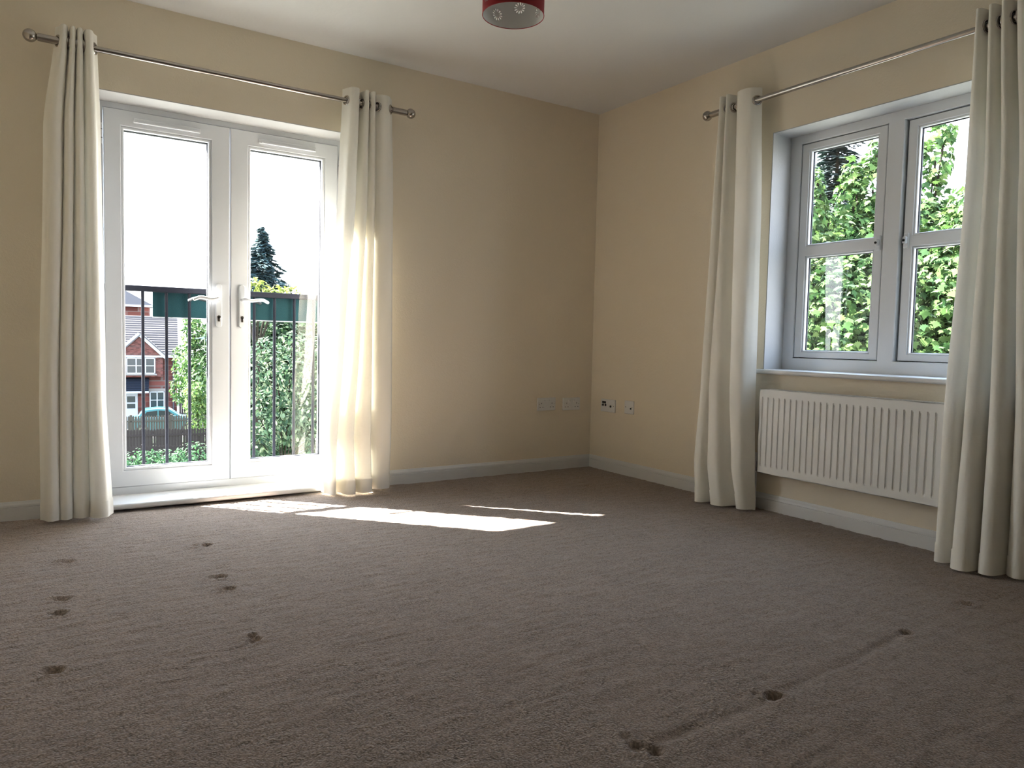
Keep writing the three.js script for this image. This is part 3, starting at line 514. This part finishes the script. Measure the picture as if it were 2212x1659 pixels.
const LTR = [[4.36, 0.92, -41.4, 0.75, 0.9], [4.54, -0.79, -41.4, 1.0, 1.4], [4.05, -0.88, -43.5, 0.6, 1.4], [4.58, -2.20, -40.4, 1, 1.2], [4.1, -2.56, -45.5, 0.5, 1.0], [4.4, 1.6, -42.4, 0.5, 0.5], [5.2, -0.05, -41.3, 1.0, 1.5]];
tree('garden_tree', 'green tree beside the brick house seen through the left door', [4.5, -41.6], LTR, { seed: 12, leaf: ovalLeaf, size: 0.22, density: 60, colours: greens, t: 0.35, trunk: 0.14, fork: 2.0 });
const LSH = [[3.27, -2.0, -34.6, 0.6, 0.5], [3.27, -2.7, -34.6, 0.6, 0.55], [3.6, -2.3, -34.5, 0.6, 0.8], [3.4, -3.5, -34.5, 0.5, 0.6]];
tree('garden_shrub', 'light green shrub behind the fence, right of the blue car', [3.4, -34.5], LSH, { seed: 13, leaf: ovalLeaf, size: 0.18, density: 70, colours: [greens[2], greens[3]], t: 0.4, trunk: 0.06, fork: 1.2, category: 'shrub' });
const SCR = [[-0.40, -3.55, -23.4, 0.8, 0.5], [0.20, -3.6, -23.3, 0.9, 0.5], [0.80, -3.6, -23.1, 0.8, 0.5], [-1.1, -3.6, -23.2, 0.7, 0.5], [1.3, -3.45, -23.0, 0.7, 0.6], [-0.6, -4.4, -23, 1, 0.7], [0.4, -4.4, -23, 1, 0.7], [1.2, -4.4, -23, 1, 0.7]];
tree('bramble_bush', 'low dark green scrub growing against the nearest fence', [0.2, -23.3], SCR, { seed: 14, leaf: ovalLeaf, size: 0.12, density: 60, colours: [lin(0.02, 0.06, 0.025), lin(0.045, 0.10, 0.04)], t: 0.3, trunk: 0.05, fork: 0.4, category: 'bush' });
conifer('tall blue green conifer rising above the railing in the right door', 7.75, -39.8, 7.2, 0, 3.3, { seed: 15, count: 9000, layers: 6, size: 0.42, colours: [lin(0.010, 0.024, 0.028), lin(0.02, 0.046, 0.048), lin(0.04, 0.075, 0.07)] });

function fence(label, a, b, h, mat, seed) {
  const d = V(b[0] - a[0], 0, b[1] - a[1]), L = d.length(), o = thing('garden_fence', label, 'fence', [a[0], GY, a[1]], Math.atan2(-d.z, d.x), 'wooden fences behind the flats'), r = rng(seed);
  for (let x = 0; x < L; x += 1.83) {
    part('fence_post', [box(x - 0.05, x + 0.05, 0, h + 0.06, -0.06, 0.04), box(x - 0.06, x + 0.06, h + 0.06, h + 0.085, -0.07, 0.05)], mat, o);
    const boards = []; for (let k = 0; k < 15; k++) { const bx = x + 0.055 + k * 0.117, t = h - 0.02 + 0.03 * (r() - 0.5); boards.push(box(bx, bx + 0.098, 0.05, t, 0.0, 0.018)); const pt = new THREE.Shape(); pt.moveTo(bx, t); pt.lineTo(bx + 0.098, t); pt.lineTo(bx + 0.049, t + 0.06); pt.closePath(); boards.push(new THREE.ExtrudeGeometry(pt, { depth: 0.018, bevelEnabled: false })); }
    const p = part('pickets', boards, mat, o); p.userData.kind = 'stuff';
    part('fence_rail', [box(x, x + 1.83, 0.35, 0.43, -0.03, 0.0), box(x, x + 1.83, h * 0.55, h * 0.55 + 0.08, -0.03, 0.0), box(x, x + 1.83, h - 0.28, h - 0.2, 0.018, 0.04)], mat, o);
  }
  return o;
}
fence('wooden picket fence furthest away, before the blue car', [-1.2, -36.9], [9.5, -35.4], 1.8, M.woodPale, 3);
fence('brown board fence in the middle of the three garden fences', [-1.3, -31.1], [7.8, -29.8], 1.8, M.wood, 4);
fence('wooden picket fence nearest the flats, behind the scrub', [-1.8, -26.3], [6.3, -25.0], 1.75, M.wood, 5);

// brick house; local x runs along the front, right corner at 0, z towards the viewer
{
  const o = thing('brick_house', 'red brick house with pale tiled roof, small gable and porch', 'house', [4.60, GY, -49.5], -0.13);
  const W = 9, D = 7, E = 4.5, RH = 7.0;
  part('walls', [box(-W, 0, 0, E, -D, 0), (() => { const s = new THREE.Shape(); s.moveTo(0, E); s.lineTo(D, E); s.lineTo(D / 2, RH - 0.1); s.closePath(); return new THREE.ExtrudeGeometry(s, { depth: W, bevelEnabled: false }).rotateY(Math.PI / 2).translate(-W, 0, 0); })()], M.brick, o);
  // roof: stepped courses of tiles on both slopes
  const roof = []; const n = 17;
  for (const side of [1, -1]) for (let k = 0; k < n; k++) {
    const f0 = k / n, f1 = (k + 1) / n, run = D / 2 + 0.35, z = (f) => side > 0 ? 0.35 - f * run : -D - 0.35 + f * run, y = (f) => E - 0.12 + f * (RH - E + 0.12);
    const s = new THREE.Shape(); s.moveTo(z(f0), y(f0)); s.lineTo(z(f0), y(f0) + 0.13); s.lineTo(z(f1), y(f1) + 0.03); s.lineTo(z(f1), y(f1) - 0.05); s.closePath();
    roof.push(new THREE.ExtrudeGeometry(s, { depth: W + 0.2, bevelEnabled: false }).rotateY(-Math.PI / 2).translate(0.1, 0, 0));
  }
  const rf = part('roof_tiles', roof, M.tile, o); part('ridge_tiles', bar(V(-W, RH + 0.05, -D / 2), V(0.1, RH + 0.05, -D / 2), 0.12, 10), M.tile, rf);
  part('gutter', box(-W, 0.1, E - 0.12, E + 0.0, 0.32, 0.44), M.houseWhite, o);
  part('drainpipe', bar(V(-0.22, 0, 0.06), V(-0.22, E - 0.1, 0.06), 0.05, 10), M.seal, o);
  // gable over the upper window
  const gx = -2.2, gw = 1.35, ga = 5.85;
  const gs = new THREE.Shape(); gs.moveTo(gx - gw, E - 1.4); gs.lineTo(gx + gw, E - 1.4); gs.lineTo(gx + gw, E); gs.lineTo(gx, ga - 0.1); gs.lineTo(gx - gw, E); gs.closePath();
  const gab = part('gable_wall', new THREE.ExtrudeGeometry(gs, { depth: 2.1, bevelEnabled: false }).translate(0, 0, -1.7), M.brick, o);
  for (const s of [-1, 1]) {
    const a = V(gx, ga + 0.05, 0), b = V(gx + s * (gw + 0.2), E - 0.1, 0), ang = Math.atan2(b.y - a.y, b.x - a.x), L = a.distanceTo(b);
    part('bargeboard', box(0, L, -0.14, 0.02, 0.42, 0.50).rotateZ(ang).translate(a.x, a.y, 0), M.houseWhite, gab);
    part('gable_roof', box(0, L, 0.02, 0.1, -2.0, 0.5).rotateZ(ang).translate(a.x, a.y, 0).scale(1, 1, 1), M.tile, gab);
  }
  const pane = (x0, x1, y0, y1, z, cols, rowsN, nm = 'window') => {
    const w = part(nm, [...(() => { const l = [box(x0, x1, y0, y0 + 0.07, z, z + 0.06), box(x0, x1, y1 - 0.07, y1, z, z + 0.06)]; for (let i = 0; i <= cols; i++) { const x = x0 + (x1 - x0 - 0.07) * i / cols; l.push(box(x, x + 0.07, y0, y1, z, z + 0.06)); } for (let j = 1; j < rowsN; j++) { const y = y0 + (y1 - y0) * j / rowsN; l.push(box(x0, x1, y - 0.025, y + 0.025, z, z + 0.05)); } return l; })()], M.houseWhite, o);
    part('pane', box(x0 + 0.03, x1 - 0.03, y0 + 0.03, y1 - 0.03, z - 0.01, z + 0.02), M.houseGlass, w);
    return w;
  };
  pane(-3.0, -1.3, 3.3, 4.35, 0.4, 3, 2); part('window_sill', box(-3.1, -1.2, 3.2, 3.3, 0.38, 0.5), M.stone, o); part('lintel', box(-3.1, -1.2, 4.35, 4.5, 0.38, 0.42), M.stone, o);
  pane(-1.66, -0.75, 0.95, 2.1, 0.0, 2, 2); part('window_sill', box(-1.75, -0.68, 0.85, 0.95, 0, 0.12), M.stone, o); part('lintel', box(-1.75, -0.68, 2.1, 2.3, 0, 0.03), M.stone, o);
  pane(-8.0, -6.4, 3.3, 4.35, 0.0, 3, 2); pane(-8.0, -6.4, 0.9, 2.1, 0.0, 3, 2);
  const can = []; for (let k = 0; k < 6; k++) { const f = k / 6, g = (k + 1) / 6, s = new THREE.Shape(); s.moveTo(1.2 * (1 - f), 2.2 + 0.8 * f); s.lineTo(1.2 * (1 - f), 2.28 + 0.8 * f); s.lineTo(1.2 * (1 - g), 2.23 + 0.8 * g); s.lineTo(1.2 * (1 - g), 2.15 + 0.8 * g); s.closePath(); can.push(new THREE.ExtrudeGeometry(s, { depth: 2.4, bevelEnabled: false }).rotateY(-Math.PI / 2).translate(-1.68, 0, 0)); }
  const porch = part('porch_canopy', can, M.slate, o); part('porch_fascia', box(-4.08, -1.68, 2.08, 2.2, 1.1, 1.2), M.houseWhite, porch);
  const door = part('front_door', box(-3.12, -2.36, 0, 2.05, 0, 0.07), M.houseWhite, o);
  part('door_glazing', [box(-2.98, -2.5, 1.4, 1.8, 0.06, 0.08), box(-2.98, -2.5, 1.0, 1.3, 0.06, 0.08)], M.houseGlass, door);
}
{
  const o = thing('brick_house', 'distant brick house with dark slate hip roof above the pale roof', 'house', [5.05, GY, -68], -0.13);
  part('walls', box(-8, 0, 0, 8.4, -7, 0), M.brick, o);
  const s = [[-8.4, 8.4, 0.4], [0.4, 8.4, 0.4], [0.4, 8.4, -7.4], [-8.4, 8.4, -7.4], [-5, 10.4, -3.5], [-3, 10.4, -3.5]], f = [[0, 1, 5], [0, 5, 4], [1, 2, 5], [2, 3, 4], [2, 4, 5], [3, 0, 4], [0, 2, 1], [0, 3, 2]], p = [], uvs = [];
  for (const t of f) for (const i of t) { p.push(...s[i]); uvs.push(s[i][0], s[i][2]); }
  const g = new THREE.BufferGeometry(); g.setAttribute('position', new THREE.Float32BufferAttribute(p, 3)); g.setAttribute('uv', new THREE.Float32BufferAttribute(uvs, 2)); g.computeVertexNormals();
  part('roof', g, M.slate, o); part('fascia', box(-8.45, 0.45, 8.25, 8.42, 0.38, 0.48), M.houseWhite, o);
}
{
  const o = thing('side_fence', 'upright board fence beside the brick house corner', 'fence', [4.7, GY, -49.3], -0.13), b = [];
  for (let k = 0; k < 18; k++) b.push(box(k * 0.13, k * 0.13 + 0.12, 0, 1.75, 0, 0.02)); part('boards', b, M.wood, o).userData.kind = 'stuff';
  part('fence_rail', [box(0, 2.34, 0.4, 0.48, -0.04, 0), box(0, 2.34, 1.3, 1.38, -0.04, 0)], M.wood, o);
}
{
  // parked car, seen from the side over the fence
  const o = thing('parked_car', 'light blue hatchback parked before the brick house', 'car', [3.15, GY + 0.03, -44.1], -0.13);
  const body = new THREE.Shape(); [[-1.85, 0.25], [-1.9, 0.65], [-1.75, 0.88], [-1.35, 0.95], [1.05, 0.92], [1.75, 0.78], [1.92, 0.55], [1.9, 0.25]].forEach(([a, b], i) => i ? body.lineTo(a, b) : body.moveTo(a, b)); body.closePath();
  const bd = part('body', new THREE.ExtrudeGeometry(body, { depth: 1.5, bevelEnabled: true, bevelSize: 0.06, bevelThickness: 0.08, bevelSegments: 3 }).translate(0, 0, -0.75), M.carBlue, o);
  const cab = (pts, z0, z1, b) => { const s = new THREE.Shape(); pts.forEach(([a, c], i) => i ? s.lineTo(a, c) : s.moveTo(a, c)); s.closePath(); return new THREE.ExtrudeGeometry(s, { depth: z1 - z0, bevelEnabled: true, bevelSize: b, bevelThickness: b, bevelSegments: 3 }).translate(0, 0, z0); };
  part('roof', cab([[-1.5, 0.92], [-1.15, 1.38], [-0.4, 1.46], [0.2, 1.42], [1.0, 0.9]], -0.6, 0.6, 0.05), M.carBlue, bd);
  part('side_windows', [cab([[-1.2, 0.98], [-0.98, 1.30], [-0.42, 1.38], [-0.42, 0.98]], -0.67, 0.67, 0.005), cab([[-0.34, 0.98], [-0.34, 1.38], [0.14, 1.35], [0.68, 0.98]], -0.67, 0.67, 0.005)], M.houseGlass, bd);
  for (const x of [-1.2, 1.2]) for (const z of [-0.74, 0.74]) { const w = part('wheel', cyl(0.3, 0.3, 0.2, 24).rotateX(Math.PI / 2).translate(x, 0.3, z), M.tyre, o); part('hub_cap', cyl(0.18, 0.18, 0.215, 18).rotateX(Math.PI / 2).translate(x, 0.3, z), M.chrome, w); }
  part('door_mirror', [rbox(0.42, 0.56, 0.98, 1.1, 0.8, 0.94, 0.03)], M.carBlue, o);
}

renderer.render(scene, camera);
